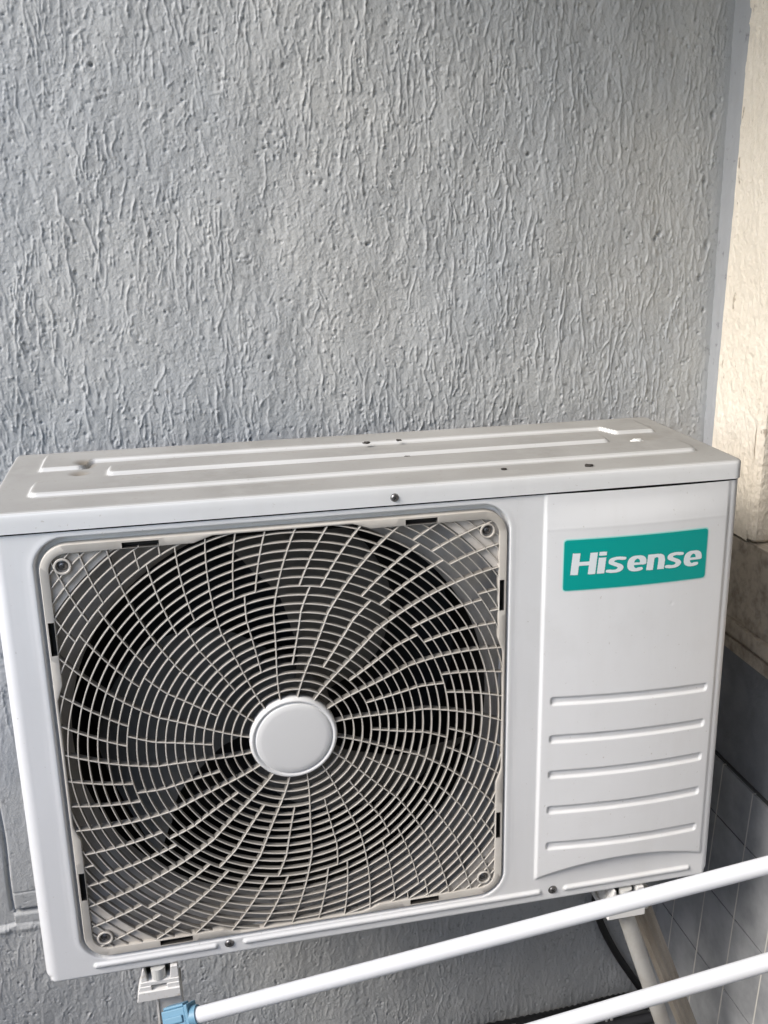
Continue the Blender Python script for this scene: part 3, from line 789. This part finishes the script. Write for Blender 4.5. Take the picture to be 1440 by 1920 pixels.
m.box((.0086, -.0140, -.0125), (.0125, .0240, .0105), MJ)
m.box((-.0150, -.0155, -.0080), (.0070, -.0126, .0070), MJ)
m.box((-.0140, -.0060, .0096), (.0060, .0010, .0120), MJ); m.box((-.0140, .0060, .0096), (.0060, .0120, .0120), MJ)
jo = m.build('corner_joint', M_blue, rack, bevel=.0012)
m = MB(); m.tube([MJ @ Vector((.0120, 0, 0)), MJ @ Vector((.0185, 0, 0))], .0105, 28); o = m.build('collar', M_blue, jo); autosmooth(o, 50)
m = MB(); m.tube([J + Fv * .028, J + Fv * .2, J + Fv * .42], .0083, 28); o = m.build('side_bar', M_rod, rack); autosmooth(o, 50)
e0 = J + Fv * .42; e1 = PA + U1 * 1.0
m = MB(); m.tube([e0, Vector((e0.x, e0.y, ZF))], .0083, 24); o = m.build('leg', M_rod, rack); autosmooth(o, 50)
m = MB(); m.tube([e1, e1 + Fv * .42, Vector((e1.x, (e1 + Fv * .42).y - .1, ZF))], .0083, 24); o = m.build('leg', M_rod, rack); autosmooth(o, 50)

# ------------------------------------------------------------------ cable and hose behind
def bez(pts, n=12):
    o = []; P_ = [Vector(p) for p in pts]; P_ = [P_[0] * 2 - P_[1]] + P_ + [P_[-1] * 2 - P_[-2]]
    for i in range(1, len(P_) - 2):
        for t in np.linspace(0, 1, n, endpoint=False):
            p0, p1, p2, p3 = P_[i - 1:i + 3]
            o.append(.5 * ((2 * p1) + (-p0 + p2) * t + (2 * p0 - 5 * p1 + 4 * p2 - p3) * t * t + (-p0 + 3 * p1 - 3 * p2 + p3) * t ** 3))
    o.append(P_[-2]); return o
m = MB(); m.tube(bez([(.775, .22, .0), (.782, .27, -.16), (.796, .320, -.28), (.8106, .327, -.335), (.846, .329, -.410), (.8975, .330, -.496), (.915, .322, -.521)]), .0062, 14)
tag(autosmooth(m.build('black_cable', M_rubber), 60), 'thin black cable running down the grey wall beside the slanted tubes', 'cable')
hose = empty('black_hose', (.75, .322, -.51)); tag(hose, 'thick black hose with small pale clips along the foot of the grey wall', 'hose')
hp = bez([(.30, .316, -.520), (.50, .318, -.508), (.66, .318, -.506), (.76, .318, -.504), (.86, .320, -.500), (.928, .312, -.512)], 30)
m = MB(); m.tube(hp, [.0125 + .0009 * math.sin(i * 2.0) for i in range(len(hp))], 20); autosmooth(m.build('tube', M_rubber, hose), 60)
hp2 = bez([(.30, .290, -.521), (.50, .289, -.521), (.68, .291, -.520), (.80, .294, -.521), (.90, .296, -.521)], 20)
m = MB(); m.tube(hp2, .0088, 18); autosmooth(m.build('thin_tube', mat('dark_grey_tube', (.05, .05, .055), .45), hose), 60)
for x, r_ in ((.655, .005), (.765, .0032), (.818, .0034), (.827, .0034), (.905, .003)):
    m = MB(); y0 = .305; m.tube([(x, y0 - .006, -.5165), (x + .0005, y0 - .003, -.504), (x + .001, y0 + .006, -.494)], [r_ * .8, r_, r_ * .7], 10); m.build('clip', M_clip, hose, True)

# ------------------------------------------------------------------ bits lying on the unit's top
def crumb(label, x, y, z, r, m_, name='grit_crumb', cat='crumb', group='dark crumbs on the unit top', flat=.5):
    rr_ = random.Random(int(x * 9999)); bm = bmesh.new(); bmesh.ops.create_icosphere(bm, subdivisions=2, radius=r)
    for v in bm.verts: v.co *= 1 + rr_.uniform(-.3, .3); v.co.z *= flat; v.co.x *= 1.4
    me = bpy.data.meshes.new(name); bm.to_mesh(me); bm.free()
    o = link(name, me, m_); o.location = (x, y, z); tag(o, label, cat, group)
crumb('dark crumb on the rear ridge, the left one of two', .4041, .172, .5475, .0032, M_debris)
crumb('dark crumb on the rear ridge, right of its twin', .4442, .174, .5475, .0026, M_debris)
crumb('dark crumb between the ridges near the middle of the top', .4393, .1060, .5435, .0027, M_debris)
crumb('dark crumb near the front edge of the unit top', .5284, .0263, .5430, .0024, M_debris)
crumb('flat dark crumb near the front edge towards the sticker side', .6223, .0165, .5430, .0034, M_debris)
crumb('small white chip at the right end of the unit top', .7186, .0990, .5460, .0052, M_paintchip, 'paint_chip', 'chip', None)
